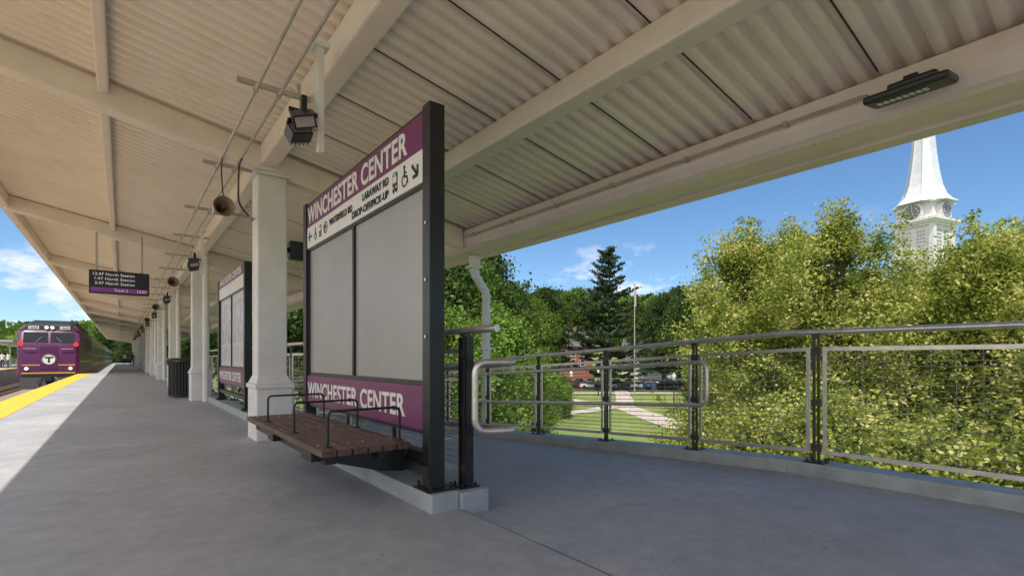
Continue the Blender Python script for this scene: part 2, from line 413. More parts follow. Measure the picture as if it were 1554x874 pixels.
for i,yb in enumerate(beamY):
    b=MB(); x0,x1=XL+.03,4.44
    b.hexa([(x0,yb-.10,dz(x0)-.32),(x1,yb-.10,dz(x1)-.32),(x1,yb+.10,dz(x1)-.32),(x0,yb+.10,dz(x0)-.32),(x0,yb-.10,dz(x0)-.003),(x1,yb-.10,dz(x1)-.003),(x1,yb+.10,dz(x1)-.003),(x0,yb+.10,dz(x0)-.003)])
    obj('beam',b.mesh('beam',M['canopy']),CAN,bevel=.03)
for xp,wd,dp in ((-1.9,.10,.26),(-.16,.10,.17),(1.5,.20,.25),(3.1,.20,.20)):
    for i in range(len(beamY)):
        y0=beamY[i-1]+.102 if i else Y0; y1=beamY[i]-.102
        b=MB(); z=dz(xp)
        b.hexa([(xp-wd/2,y0,z-dp),(xp+wd/2,y0,z-dp),(xp+wd/2,y1,z-dp),(xp-wd/2,y1,z-dp),
                (xp-wd/2,y0,z-.002+.02*wd/.2),(xp+wd/2,y0,z-.002-.02*wd/.2),(xp+wd/2,y1,z-.002-.02*wd/.2),(xp-wd/2,y1,z-.002+.02*wd/.2)])
        obj('purlin',b.mesh('purlin',M['canopy']),CAN,bevel=.022)
b=MB(); b.box(-2.03,-1.955,Y0,Y1,dz(XL)-.22,dz(XL)+.12); obj('fascia',b.mesh('fascia',M['canopy']),CAN,bevel=.01)
sec=[(4.45,3.13),(4.45,2.93),(4.50,2.86),(4.58,2.83),(4.92,2.83),(4.92,2.80),(5.10,2.80),(5.14,2.86),(5.14,3.12)]
b=MB(); b.prism([(x,Y0,z) for x,z in sec],(0,Y1-Y0,0)); obj('gutter',b.mesh('gutter',M['gutter']),CAN,bevel=.012)
def column(y):
    b=MB(); zt=dz(1.5)-.32
    b.box(1.365,1.725,y-.02,y+.30,.80,zt-.04)
    b.box(1.32,1.77,y-.06,y+.34,zt-.04,zt+.0)
    c=obj('column',b.mesh('column',M['column']),CAN,bevel=.05)
    b=MB(); b.box(1.335,1.765,y-.13,y+.42,.0,.66); b.box(1.315,1.785,y-.15,y+.44,.661,.72)
    b.add([(1.33,y-.13,.721),(1.77,y-.13,.721),(1.77,y+.42,.721),(1.33,y+.42,.721),(1.37,y-.03,.83),(1.72,y-.03,.83),(1.72,y+.31,.83),(1.37,y+.31,.83)],[(0,3,2,1),(4,5,6,7),(0,1,5,4),(1,2,6,5),(2,3,7,6),(3,0,4,7)])
    obj('pedestal',b.mesh('pedestal',M['column']),c,bevel=.012)
for i in range(1,15): column(beamY[i]-.10 if i>1 else 7.12)
for i in (2,3,4,5):
    y=beamY[i]-.45
    b=MB(); b.tube([(1.62,y,0),(1.62,y,3.55)],.075,14); b.tube([(1.62,y,.9),(1.62,y,.98)],.09,14)
    o=obj('drain_pipe',b.mesh('drain_pipe',M['column'],True),CAN)
DP=thing('downspout','white painted rain downspout with offset bend from the gutter','downspout',(4.98,7.45,0))
b=MB(); b.tube(fillet([(-.1,0,2.9),(-.1,0,2.50),(.14,0,2.20),(.14,0,-.35)],.07),.075,16)
b.tube([(-.1,0,2.82),(-.1,0,2.66)],.10,16); b.tube([(-.1,0,2.56),(-.1,0,2.52)],.088,16); b.tube([(.14,0,2.16),(.14,0,2.11)],.088,16)
obj('pipe',b.mesh('pipe',M['column'],True),DP)
b=MB(); b.box(-.22,.0,-.12,.12,2.60,2.64); obj('pipe_strap',b.mesh('pipe_strap',M['column']),DP)
b=MB(); b.box(.02,.26,-.09,.09,1.2,1.23); obj('pipe_strap',b.mesh('pipe_strap',M['column']),DP)

CD=thing('conduit_run','grey electrical conduits on strut brackets under the canopy','conduit')
for x,z in((.95,3.44),(1.14,3.44)):
    b=MB(); b.tube([(x,-5,z),(x,100,z)],.015,8); obj('conduit',b.mesh('conduit',M['galv'],True),CD)
b=MB(); b.tube(fillet([(1.14,6.8,3.42),(1.14,7.0,3.42),(1.14,7.05,2.95),(1.33,7.2,2.8)],.1),.012,8)
obj('conduit',b.mesh('conduit',M['darksteel'],True),CD)
b=MB(); b.tube(fillet([(.95,6.9,3.42),(.95,7.0,3.3),(.97,7.0,3.0),(1.05,7.0,2.92),(.98,7.0,2.84)],.06),.008,8)
obj('cable',b.mesh('cable',M['black'],True),CD)
yy=.3
while yy<70:
    b=MB(); b.box(.80,1.42,yy-.02,yy+.02,3.465,3.505); b.box(1.30,1.33,yy-.015,yy+.015,3.50,3.60); b.box(.93,.97,yy-.022,yy+.022,3.42,3.47); b.box(1.12,1.16,yy-.022,yy+.022,3.42,3.47)
    obj('strut_bracket',b.mesh('strut_bracket',M['galv']),CD); yy+=2.35
b=MB(); b.tube([(4.40,7.0,3.0),(4.40,1.45,3.0),(4.38,1.40,2.98)],.013,8)
for q in np.arange(2,7,.95): b.box(4.38,4.45,q-.015,q+.015,2.98,3.02)
CG=thing('gutter_conduit','thin light conduit clipped along the gutter','conduit'); obj('conduit',b.mesh('conduit',M['galv'],True),CG)

def flood(loc,group='black floodlights on hanging poles'):
    t=thing('platform_floodlight','black twin floodlight on a hanging pole under the canopy','light',loc,group=group)
    b=MB(); b.box(-.025,.025,-.025,.025,-.33,.52); b.box(-.06,.06,-.06,.06,.50,.53); b.tube([(-.03,0,.5),(-.05,0,.3),(-.03,.0,.0)],.007,6); obj('pole',b.mesh('pole',M['column']),t,bevel=.006)
    b=MB(); b.box(-.24,-.02,-.01,.01,-.06,-.03); b.box(-.15,-.11,-.03,.03,-.12,.08); obj('arm',b.mesh('arm',M['black']),t)
    for q,(ang) in enumerate((35,-25)):
        mx=Matrix.Rotation(R(ang),3,'X')@Matrix.Rotation(R(-20),3,'Y'); b=MB()
        c=Vector((-.15,-.07+.13*q,-.13-.06*q))
        b.obox(c,(.17,.10,.11),mx)
        for k in range(5): b.obox(c+mx@Vector((-.07+.035*k,.06,0)),(.008,.04,.11),mx)
        b.obox(c+mx@Vector((0,-.07,.05)),(.18,.06,.012),mx)
        h=obj('lamp_head',b.mesh('lamp_head',M['black']),t)
        b=MB(); b.obox(c+mx@Vector((0,-.052,0)),(.14,.006,.085),mx); obj('lens',b.mesh('lens',M['galv']),h)
    return t
F=flood((1.27,4.2,3.03))
for q in range(1,7): copy_thing(F,(1.27,4.2+7.55*q,3.03))
HB=mat('horn_beige',(.36,.27,.19),.5)
def horn(loc):
    t=thing('horn_speaker','round beige horn loudspeaker bracketed to a canopy column','loudspeaker',loc,R(8),group='horn loudspeakers along the columns')
    mx=Matrix.Rotation(R(90),3,'X')
    b=MB(); b.lathe([(.115,.10),(.12,.10),(.105,.06),(.06,-.03),(.045,-.10),(.045,-.16),(.0,-.16)],n=24,mx=mx,caps=False)
    b.lathe([(.115,.10),(.09,.05),(.05,-.03),(.03,-.06),(0,-.06)],n=24,mx=mx,caps=False)
    obj('horn',b.mesh('horn',HB,True),t)
    b=MB(); b.lathe([(.0,.085),(.022,.08),(.034,.04),(.036,-.05)],n=16,mx=mx,caps=False); obj('throat',b.mesh('throat',M['darksteel'],True),t)
    b=MB(); b.tube([(0,.10,-.02),(.2,.12,-.02),(.42,.16,-.02)],.018,8); b.box(-.06,.06,.08,.17,-.05,.05); obj('bracket',b.mesh('bracket',M['galv']),t)
    return t
H=horn((.95,6.95,2.84))
for q in range(1,8): copy_thing(H,(.95,6.95+7.55*q,2.84))
b=MB(); b.box(-.11,.11,-.09,.09,-.12,.12)
t=thing('box_speaker','small black loudspeaker box on a canopy column','loudspeaker',(1.90,7.3,2.50)); obj('case',b.mesh('case',M['black']),t,bevel=.02)
b=MB(); b.box(-.17,-.11,-.03,.03,-.03,.03); obj('bracket',b.mesh('bracket',M['black']),t)

t=thing('area_light','black rectangular LED area light hung under the gutter','light',(4.30,1.13,2.885))
b=MB(); mx=Matrix.Rotation(R(-10),3,'Y')
b.obox((0,0,0),(.26,.48,.055),mx); b.obox((.03,-.02,.055),(.16,.28,.06),mx)
obj('housing',b.mesh('housing',M['black']),t,bevel=.018)
b=MB(); b.obox((-.035,0.03,-.030),(.10,.32,.008),mx)
ln=obj('lens',b.mesh('lens',M['galv']),t)
b=MB()
for i in range(2):
    for j in range(8): b.obox(mx@Vector((-.055+.04*i,-.10+.037*j,-.036)),(.026,.025,.006),mx)
obj('led_array',b.mesh('led_array',M['lens']),ln)
b=MB(); b.box(.02,.17,-.04,.04,.07,.12); obj('mount_arm',b.mesh('mount_arm',M['black']),t)

# ------------------------------------------------------------ signs
def flat(b,pts,x,th=.002):
    b.prism([(x,-s,z) for s,z in pts],(-th,0,0))
def ring(b,cs,cz,r,wd,x,a0=0,a1=2*math.pi,n=24):
    for i in range(n):
        t0=a0+(a1-a0)*i/n; t1=a0+(a1-a0)*(i+1)/n
        flat(b,[(cs+r*math.cos(t0),cz+r*math.sin(t0)),(cs+r*math.cos(t1),cz+r*math.sin(t1)),(cs+(r-wd)*math.cos(t1),cz+(r-wd)*math.sin(t1)),(cs+(r-wd)*math.cos(t0),cz+(r-wd)*math.sin(t0))],x)
def seg(b,p,q,wd,x):
    p=Vector(p);q=Vector(q);d=(q-p).normalized();nn=Vector((-d.y,d.x))*wd/2
    flat(b,[p-nn,q-nn,q+nn,p+nn],x)
def disc(b,c,r,x,n=14): flat(b,[(c[0]+r*math.cos(2*math.pi*i/n),c[1]+r*math.sin(2*math.pi*i/n)) for i in range(n)],x)
def wheelchair(b,cs,cz,h,x):
    k=h
    disc(b,(cs-.05*k,cz+.42*k),.09*k,x)
    seg(b,(cs-.05*k,cz+.32*k),(cs-.02*k,cz-.02*k),.10*k,x)
    seg(b,(cs-.02*k,cz-.02*k),(cs+.22*k,cz-.04*k),.09*k,x)
    seg(b,(cs+.20*k,cz),(cs+.30*k,cz-.35*k),.09*k,x)
    seg(b,(cs-.03*k,cz+.16*k),(cs+.18*k,cz+.14*k),.07*k,x)
    ring(b,cs-.02*k,cz-.18*k,.29*k,.07*k,x,math.pi*.55,math.pi*1.95,18)
def arrow(b,c,d,L,wd,x):
    c=Vector(c);d=Vector(d).normalized();n=Vector((-d.y,d.x)); e=c+d*L/2
    seg(b,c-d*L/2,e-d*wd*.3,wd,x)
    for s in(1,-1):
        q=e-d*L*.42+n*s*L*.42
        seg(b,e,q,wd,x)
def bus(b,b2,cs,cz,h,x):
    w=h*.55
    flat(b,[(cs-w/2,cz-h*.42),(cs+w/2,cz-h*.42),(cs+w/2,cz+h*.40),(cs+w*.35,cz+h*.5),(cs-w*.35,cz+h*.5),(cs-w/2,cz+h*.40)],x)
    flat(b,[(cs-w*.4,cz-h*.5),(cs-w*.2,cz-h*.5),(cs-w*.2,cz-h*.42),(cs-w*.4,cz-h*.42)],x)
    flat(b,[(cs+w*.2,cz-h*.5),(cs+w*.4,cz-h*.5),(cs+w*.4,cz-h*.42),(cs+w*.2,cz-h*.42)],x)
    flat(b2,[(cs-w*.38,cz-h*.02),(cs+w*.38,cz-h*.02),(cs+w*.38,cz+h*.3),(cs-w*.38,cz+h*.3)],x-.0025)
    for s in(-.3,.3): disc(b2,(cs+w*s,cz-h*.24),h*.06,x-.0025)
    flat(b2,[(cs-w*.28,cz+h*.36),(cs+w*.28,cz+h*.36),(cs+w*.28,cz+h*.43),(cs-w*.28,cz+h*.43)],x-.0025)
def sign(yc,label,maps=False,ht=2.84):
    t=thing('station_name_sign',label,'station sign',(1.76,yc,0))
    for s in(-1.5,1.5):
        b=MB(); b.box(-.06,.06,s-.055,s+.055,.135,ht); p=obj('post',b.mesh('post',M['black']),t,bevel=.004)
        b=MB(); b.box(-.10,.12,s-.12,s+.12,.124,.136); 
        for u in(-.07,.09):
            for v in(-.09,.09): b.tube([(u,s+v,.136),(u,s+v,.175)],.012,8)
        obj('base_plate',b.mesh('base_plate',M['black']),p)
    b=MB()
    for z0,z1 in((ht-.03,ht+.0),(2.285,2.31),(.85,.885),(.50,.53)): b.box(-.03,.03,-1.445,1.445,z0,z1)
    b.box(-.035,.03,-.02,.02,.885,2.285)
    for y in(-1.445,1.43): b.box(-.035,.03,y,y+.015,.885,2.285)
    b.box(-.04,.04,-1.445,1.445,.30,.37)
    obj('frame',b.mesh('frame',M['black']),t)
    b=MB(); b.box(-.045,-.02,-1.44,1.44,2.55,ht-.032); hp=obj('header_panel',b.mesh('header_panel',M['purple']),t)
    obj('lettering',text_mesh('WINCHESTER CENTER','lettering',M['white'],(-.048,1.40,2.59),(0,-1,0),(0,0,1),2.58,.185 if ht>2.8 else .13,bold=.026),hp)
    b=MB(); b.box(-.045,-.02,-1.44,1.44,2.312,2.549); dp=obj('direction_panel',b.mesh('direction_panel',M['white']),t)
    X=-.047
    def tx(s,y,z,wd,h): obj('lettering',text_mesh(s,'lettering',M['ink'],(X-.002,y,z),(0,-1,0),(0,0,1),wd,h,bold=.018),dp)
    if not maps:
        c=yc
        tx('WATERFIELD RD',5.36-c,2.42,.66,.066)
        tx('LARAWAY RD',4.44-c,2.450,.56,.066)
        tx('DROP-OFF/PICK-UP',4.70-c,2.345,.82,.066)
        b=MB(); b2=MB()
        arrow(b,(-(6.03-c),2.43),(-1,0),.12,.02,X); wheelchair(b,-(5.84-c),2.43,.14,X); bus(b,b2,-(5.67-c),2.43,.13,X)
        ring(b,-(5.49-c),2.43,.062,.012,X)
        bus(b,b2,-(3.76-c),2.43,.16,X); wheelchair(b,-(3.585-c),2.43,.17,X); arrow(b,(-(3.42-c),2.43),(1,-1),.13,.026,X)
        pc=obj('pictogram',b.mesh('pictogram',M['ink']),dp); obj('pictogram_detail',b2.mesh('pictogram_detail',M['white']),pc)
        tx('P',5.51-c,2.40,.04,.06)
    for y0,y1 in((-1.43,-.02),(.02,1.43)):
        if not maps:
            b=MB(); b.box(-.012,.012,y0,y1,.885,2.285); obj('perforated_panel',b.mesh('perforated_panel',M['perf']),t)
            b=MB()
            for z in (.95,1.3,1.65,2.0,2.22):
                for y in (y0+.03,y1-.03): b.tube([(-.0125,y,z),(-.02,y,z)],.008,8)
            obj('rivet',b.mesh('rivet',M['steel']),t)['kind']='stuff'
        else:
            b=MB(); b.box(-.012,.012,y0,y1,.885,2.285); p=obj('display_case',b.mesh('display_case',M['case']),t)
            b=MB(); b.box(-.018,-.0125,y0+.12,y1-.12,1.35,2.15); obj('map_poster',b.mesh('map_poster',M['postermap']),p)
            b=MB(); b.box(-.018,-.0125,y0+.12,y1-.12,.98,1.28); obj('notice',b.mesh('notice',M['poster']),p)
    b=MB(); b.box(-.045,-.02,-1.44,1.44,.531,.849); np_=obj('name_panel',b.mesh('name_panel',M['purple']),t)
    obj('lettering',text_mesh('WINCHESTER CENTER','lettering',M['white'],(-.048,1.40,.61),(0,-1,0),(0,0,1),2.54,.17,bold=.022),np_)
    for z in(2.0,1.6,1.2):
        for y in(-1.5,1.5):
            b=MB(); b.tube([(-.062,y,z),(-.068,y,z)],.012,8); obj('bolt',b.mesh('bolt',M['steel']),t)
    return t
sign(4.72,'black framed purple and white station name sign with perforated panels')
sign(11.45,'black framed purple station name sign with posted maps',True,2.74)

# ------------------------------------------------------------ bench
t=thing('bench','dark brown slatted bench with black arm loops beside the sign','bench',(1.02,4.58,0))
b=MB()
nsl=6; W=.62; gap=.012; sw=(W-gap*(nsl-1))/nsl
for i in range(nsl):
    x=i*(sw+gap); b.box(x,x+sw,-1.24,1.24,.405,.45)
obj('seat',b.mesh('seat',M['wood']),t,bevel=.006)
b=MB(); b.box(.06,.14,-1.10,1.10,.33,.403); b.box(.44,.52,-1.10,1.10,.33,.403)
for y in(-1.0,0,1.0):
    b.prism([(.03,y-.03,.402),(.68,y-.03,.402),(.68,y-.03,.20),(.50,y-.03,.22),(.06,y-.03,.35)],(0,.06,0))
b.box(.66,.71,-1.42,1.42,.22,.30)
b.box(.0,.06,-1.0,-.75,.34,.403); b.box(.0,.06,.1,.3,.34,.403)
obj('frame',b.mesh('frame',M['black']),t,bevel=.004)
for y in(-1.10,-.26,.66):
    b=MB(); b.tube(fillet([(.08,y,.44),(.08,y,.69),(.60,y,.69),(.60,y,.44)],.045),.0095,10)
    for x in(.08,.60): b.tube([(x,y,.449),(x,y,.456)],.028,12)
    obj('arm_rest',b.mesh('arm_rest',M['black'],True),t)
b=MB()
for y in(-1.0,0,1.0):
    for i in range(nsl): b.tube([(i*(sw+gap)+sw/2,y,.449),(i*(sw+gap)+sw/2,y,.4525)],.009,8)
obj('bolt',b.mesh('bolt',M['steel']),t)['kind']='stuff'

# ------------------------------------------------------------ railings
def railing(label,X,ys,zfun,kerb,hr=1.30,topY=None):
    t=thing('guard_railing',label,'railing',(X,0,0))
    for y in ys:
        z=zfun(y)
        b=MB(); b.box(-.008,.008,y-.03,y-.008,z+kerb,z+hr-.05); b.box(-.008,.008,y+.008,y+.03,z+kerb,z+hr-.05)
        b.box(-.02,.02,y-.04,y+.04,z+kerb+.1,z+kerb+.16); b.box(-.02,.02,y-.04,y+.04,z+hr-.22,z+hr-.16); b.box(-.02,.02,y-.04,y+.04,z+.62,z+.68)
        b.box(-.025,.025,y-.035,y+.035,z+hr-.065,z+hr-.04)
        p=obj('post',b.mesh('post',M['darksteel']),t)
        b=MB(); b.box(-.08,.08,y-.08,y+.08,z+kerb+.001,z+kerb+.013)
        for u in(-.055,.055):
            for v in(-.055,.055): b.tube([(u,y+v,z+kerb+.01),(u,y+v,z+kerb+.035)],.01,6)
        obj('base_plate',b.mesh('base_plate',M['black']),p)
    kn=sorted(set([ys[0],ys[-1]]+[q for q in (2.2,) if ys[0]<q<ys[-1]]+ys))
    pts=[(0,y,zfun(y)+hr-.02) for y in kn]
    if topY: pts=[(0,topY,zfun(topY)+hr-.02)]+pts
    b=MB(); b.tube(pts,.026,12); obj('top_rail',b.mesh('top_rail',M['steel'],True),t)
    for y0,y1 in zip(ys[:-1],ys[1:]):
        a=y0+.055; c=y1-.055
        z0=lambda y: zfun(y)+kerb+.10
        z1=lambda y: zfun(y)+hr-.17
        b=MB(); w=.034
        def bar(ya,yb,za,zb,h): b.hexa([(-.01,ya,za-h/2),(.01,ya,za-h/2),(.01,yb,zb-h/2),(-.01,yb,zb-h/2),(-.01,ya,za+h/2),(.01,ya,za+h/2),(.01,yb,zb+h/2),(-.01,yb,zb+h/2)])
        bar(a,c,z0(a),z0(c),w); bar(a,c,z1(a),z1(c),w)
        for q in(a,c):
            s=.014 if q==a else -.014
            b.box(-.009,.009,min(q,q+2*s),max(q,q+2*s),z0(q)+w/2,z1(q)-w/2)
        p=obj('panel_frame',b.mesh('panel_frame',M['steel']),t)
        b=MB(); H=z1(a)-z0(a); nn=int(H/.046)
        for i in range(1,nn):
            q=i/nn; b.tube([(0,a,z0(a)+H*q),(0,c,z0(c)+H*q)],.0034,4,False)
        nv=int((c-a)/.15)
        for i in range(1,nv):
            y=a+(c-a)*i/nv; b.tube([(.005,y,z0(y)),(.005,y,z1(y))],.0013,4,False)
        obj('wire_mesh',b.mesh('wire_mesh',M['wire']),p)
    return t
oy=[-.95,.45-.10,1.98,3.2,4.48,5.82,7.15,8.5,9.85,11.2,12.5,13.9,15.2,16.5,18,19.5,21]
T1=railing('bronze and stainless mesh guard railing on the outer ramp kerb',4.95,oy,fz,.115)
zr=lambda y,h: fz(y)+h
x=-.13
hl=fillet([(x,20,zr(20,1.03)),(x,2.98,zr(2.98,1.05)),(x,2.98,zr(2.98,.60)),(x,20,zr(20,.58))],.10)
b=MB(); b.tube(hl,.022,12)
hr_=obj('handrail',b.mesh('handrail',M['steel'],True),T1)
for y in oy[3:]:
    for h in(1.03,.59):
        b=MB(); b.tube([(0,y,zr(y,h)-.05),(x*.8,y,zr(y,h)-.05),(x,y,zr(y,h))],.007,6)
        obj('handrail_bracket',b.mesh('handrail_bracket',M['steel']),hr_)
iy=[3.18,4.4,5.6,6.8,8.0,9.2,10.4,11.6,12.8,14.0,15.2,16.4,17.6]
T2=railing('black and stainless mesh guard railing beside the ramp behind the sign',2.0,iy,lambda y:0,.112,topY=2.78,hr=1.27)
for q in (3.115,3.205):
    b=MB(); b.box(-.03,.03,q,q+.022,.128,1.20); obj('end_post',b.mesh('end_post',M['black']),T2)
x2=.24
hp=fillet([(x2,17,fz(17)+1.0),(x2,2.86,1.02),(-.06,2.96,1.02),(-.06,2.96,.54),(x2,2.86,.54),(x2,17,fz(17)+.54)],.09)
b=MB(); b.tube(hp,.024,12); h2=obj('handrail',b.mesh('handrail',M['steel'],True),T2)
for y in (3.5,4.4,5.6,6.8,8.0):
    for h in(1.0,.54):
        b=MB(); b.tube([(0,y,fz(y)+h-.05),(x2*.8,y,fz(y)+h-.05),(x2,y,fz(y)+h)],.008,6)
        obj('handrail_bracket',b.mesh('handrail_bracket',M['steel']),h2)

# ------------------------------------------------------------ info display
t=thing('departure_display','black departure screen hanging under the canopy with train times','information display',(-.03,14.2,2.45))
b=MB(); b.box(-.53,.53,0,.16,0,.50); obj('case',b.mesh('case',M['black']),t,bevel=.01)
b=MB(); b.box(-.50,.50,-.006,-.001,.03,.47); sc=obj('screen',b.mesh('screen',M['screen']),t)
b=MB(); b.box(-.50,.50,-.010,-.0065,.03,.13); obj('footer_band',b.mesh('footer_band',M['screenpurple']),sc)
for i,s in enumerate(('12:47 North Station','1:47 North Station','2:47 North Station')):
    obj('lettering',text_mesh(s,'lettering',M['screentext'],(-.46+.03*(i>0),-.012,.39-.098*i),(1,0,0),(0,0,1),.72-.03*(i>0),.062,bold=.0),sc)
obj('lettering',text_mesh('Track 2','lettering',M['screentext'],(-.1,-.013,.055),(1,0,0),(0,0,1),.24,.055,bold=.0),sc)
obj('lettering',text_mesh('12:01','lettering',M['screentext'],(.31,-.013,.055),(1,0,0),(0,0,1),.16,.055,bold=.0),sc)
for x in(-.4,.4):
    b=MB(); b.box(x-.02,x+.02,.06,.10,.50,1.33); obj('hanger',b.mesh('hanger',M['galv']),t)

t=thing('litter_bin','black slatted metal litter bin with domed rim on the platform','litter bin',(1.24,16.3,0))
b=MB(); b.lathe([(.19,.03),(.20,.95)],n=20); obj('liner',b.mesh('liner',M['ink'],True),t)
SL=mat('bin_slat_paint',(.05,.05,.052),.4)
b=MB()
for i in range(22):
    a=2*math.pi*i/22; c=(math.cos(a),math.sin(a))
    b.tube([(c[0]*.25,c[1]*.25,.04),(c[0]*.25,c[1]*.25,.86),(c[0]*.29,c[1]*.29,1.02)],.014,5)
b.lathe([(.24,.03),(.27,.03),(.27,.07),(.24,.07)],n=24,caps=False)
obj('slats',b.mesh('slats',SL),t)
b=MB(); b.lathe([(.30,.98),(.31,1.01),(.29,1.04),(.17,1.05),(.15,1.01),(.27,.98)],n=24,caps=False); obj('rim',b.mesh('rim',SL,True),t)
t=thing('platform_notice','narrow purple and white notice board on the kerb','sign',(1.84,17.2,.0))
b=MB(); b.box(-.04,.04,0,.05,.124,2.2); obj('post',b.mesh('post',M['black']),t)
b=MB(); b.box(-.15,.15,-.02,-.001,1.1,2.18); p=obj('board',b.mesh('board',M['purple']),t)
b=MB(); b.box(-.11,.11,-.025,-.021,1.25,1.75); obj('notice',b.mesh('notice',M['poster']),p)

# ------------------------------------------------------------ locomotive
LO=thing('locomotive','purple diesel commuter locomotive with yellow stripe on the near track','train',(-3.70,44,-1.17))
b=MB()
def xsec(y,hw,top,low=1.05,sh=.32):
    return [(-hw,y,low),(-hw,y,top-sh*1.6),(-hw+.10,y,top-sh*.8),(-hw+.34,y,top-sh*.2),(-hw*.4,y,top),(hw*.4,y,top),(hw-.34,y,top-sh*.2),(hw-.10,y,top-sh*.8),(hw,y,top-sh*1.6),(hw,y,low)]
secs=[xsec(.0,1.30,3.0,1.05,.05),xsec(.10,1.46,3.18,1.05,.06),xsec(.34,1.52,3.94,1.05,.14),xsec(.66,1.53,4.28,1.05,.25),xsec(1.1,1.53,4.46,1.05,.32),xsec(17,1.53,4.46,1.05,.32)]
vs=[p for s in secs for p in s]; nn=10
fs=[tuple(range(nn-1,-1,-1)),tuple(range(len(vs)-nn,len(vs)))]
for i in range(len(secs)-1):
    for j in range(nn): fs.append((i*nn+j,i*nn+(j+1)%nn,(i+1)*nn+(j+1)%nn,(i+1)*nn+j))
b.add(vs,fs)
bd=obj('body',b.mesh('body',M['locopurple'],True,30),LO)
b=MB(); b.box(-1.30,1.30,1.5,16.6,4.36,4.60); b.box(-1.0,1.0,3,5.5,4.601,4.78); b.box(-1.0,1.0,8,13,4.601,4.75)
b.hexa([(-1.42,.38,3.95),(1.42,.38,3.95),(1.42,1.5,4.2),(-1.42,1.5,4.2),(-1.05,.46,4.36),(1.05,.46,4.36),(.9,1.5,4.66),(-.9,1.5,4.66)]); obj('roof',b.mesh('roof',M['locogrey']),LO,bevel=.04)
for s in(-1,1):
    b=MB()
    x0,x1=sorted((s*.06,s*1.22))
    b.hexa([(x0,.09,3.21),(x1,.09,3.21),(x1,.3,3.21),(x0,.3,3.21),(x0,.30,3.86),(x1,.30,3.86),(x1,.5,3.86),(x0,.5,3.86)])
    obj('windshield',b.mesh('windshield',M['lglass']),LO)
    b=MB(); x0,x1=sorted((s*.50,s*1.0)); b.box(x0,x1,.35,.7,4.06,4.26); nb=obj('number_board',b.mesh('number_board',M['white']),LO)
    obj('lettering',text_mesh('1025','lettering',M['ink'],(x0+.05,.345,4.09),(1,0,0),(0,0,1),.40,.14,bold=.02),nb)
    b=MB(); b.lathe([(.0,.0),(.10,.0),(.10,.04),(.13,.04),(.13,-.06)],c=(s*1.32,.05,3.10),n=14,mx=Matrix.Rotation(R(90),3,'X'),caps=False); obj('marker_light',b.mesh('marker_light',M['red']),LO)
    b=MB(); b.lathe([(.0,0),(.10,0),(.10,.05)],c=(s*1.05,-.04,1.55),n=14,mx=Matrix.Rotation(R(90),3,'X'),caps=False); obj('ditch_light',b.mesh('ditch_light',M['lamp']),LO)
for s in(-.14,.14):
    b=MB(); b.lathe([(.0,0),(.10,0),(.10,.05)],c=(s,.34,4.18),n=14,mx=Matrix.Rotation(R(90),3,'X'),caps=False)
    obj('headlight',b.mesh('headlight',M['lamp']),LO)
b=MB(); b.box(-.42,.42,-.02,-.001,1.5,2.95); obj('nose_door',b.mesh('nose_door',M['locopurple']),LO,bevel=.01)
b=MB(); b.box(-1.28,1.28,-.018,-.001,1.06,1.32); obj('nose_sill',b.mesh('nose_sill',M['locogrey']),LO)
def pdisc(b,cx,cz,r,y,n=28,th=.01): b.prism([(cx+r*math.cos(2*math.pi*i/n),y,cz+r*math.sin(2*math.pi*i/n)) for i in range(n)],(0,-th,0))
ez=2.12
b=MB(); pdisc(b,0,ez,.35,-.022); em=obj('emblem',b.mesh('emblem',M['white']),LO)
b=MB()
for i in range(32):
    a0=2*math.pi*i/32;a1=2*math.pi*(i+1)/32
    b.prism([(.34*math.cos(a0),-.034,ez+.34*math.sin(a0)),(.34*math.cos(a1),-.034,ez+.34*math.sin(a1)),(.305*math.cos(a1),-.034,ez+.305*math.sin(a1)),(.305*math.cos(a0),-.034,ez+.305*math.sin(a0))],(0,-.004,0))
b.box(-.21,.21,-.038,-.034,ez+.08,ez+.18); b.box(-.05,.05,-.038,-.034,ez-.2,ez+.08)
obj('emblem_letter',b.mesh('emblem_letter',M['ink']),em)
for q in ((-1.28,-.43,-.012,-.001,1.74,1.80),(.43,1.28,-.012,-.001,1.74,1.80),(-1.28,1.28,-.024,-.0185,1.22,1.30),(-1.545,-1.531,.3,16.9,1.90,2.05),(1.531,1.545,.3,16.9,1.90,2.05),(-1.545,-1.531,.3,16.9,1.14,1.26),(1.531,1.545,.3,16.9,1.14,1.26)):
    b=MB(); b.box(*q); obj('stripe',b.mesh('stripe',M['yellow']),LO)
for q in ((1.531,1.54,.8,1.5,3.1,3.7),(-1.54,-1.531,.8,1.5,3.1,3.7)):
    b=MB(); b.box(*q); obj('side_window',b.mesh('side_window',M['lglass']),LO)
for q in np.arange(5,15,1.4):
    b=MB(); b.box(1.531,1.54,q,q+1.0,2.8,3.7); obj('side_grille',b.mesh('side_grille',M['locogrey']),LO)
b=MB(); b.prism([(-1.35,-.25,.25),(-1.35,.5,.25),(-1.35,.5,1.05),(-1.35,.02,1.05)],(2.7,0,0)); b.box(-.18,.18,-.65,0,.75,1.05); b.box(-1.3,1.3,2,15,.55,1.05); obj('pilot',b.mesh('pilot',M['locogrey']),LO)
for s in(-1,1): 
    b=MB(); b.tube([(s*.6,-.0,2.75),(s*.6,-.09,2.8),(s*1.2,-.09,2.8),(s*1.2,-.0,2.75)],.02,6); obj('grab_rail',b.mesh('grab_rail',M['silver']),LO)
    b=MB(); b.tube([(s*.3,-.02,1.0),(s*.5,-.3,.7),(s*.4,-.35,.5)],.03,6); obj('air_hose',b.mesh('air_hose',M['black']),LO)
    b=MB(); b.tube([(s*.62,.06,3.22),(s*.35,.16,3.55)],.015,5); obj('wiper',b.mesh('wiper',M['silver']),LO)
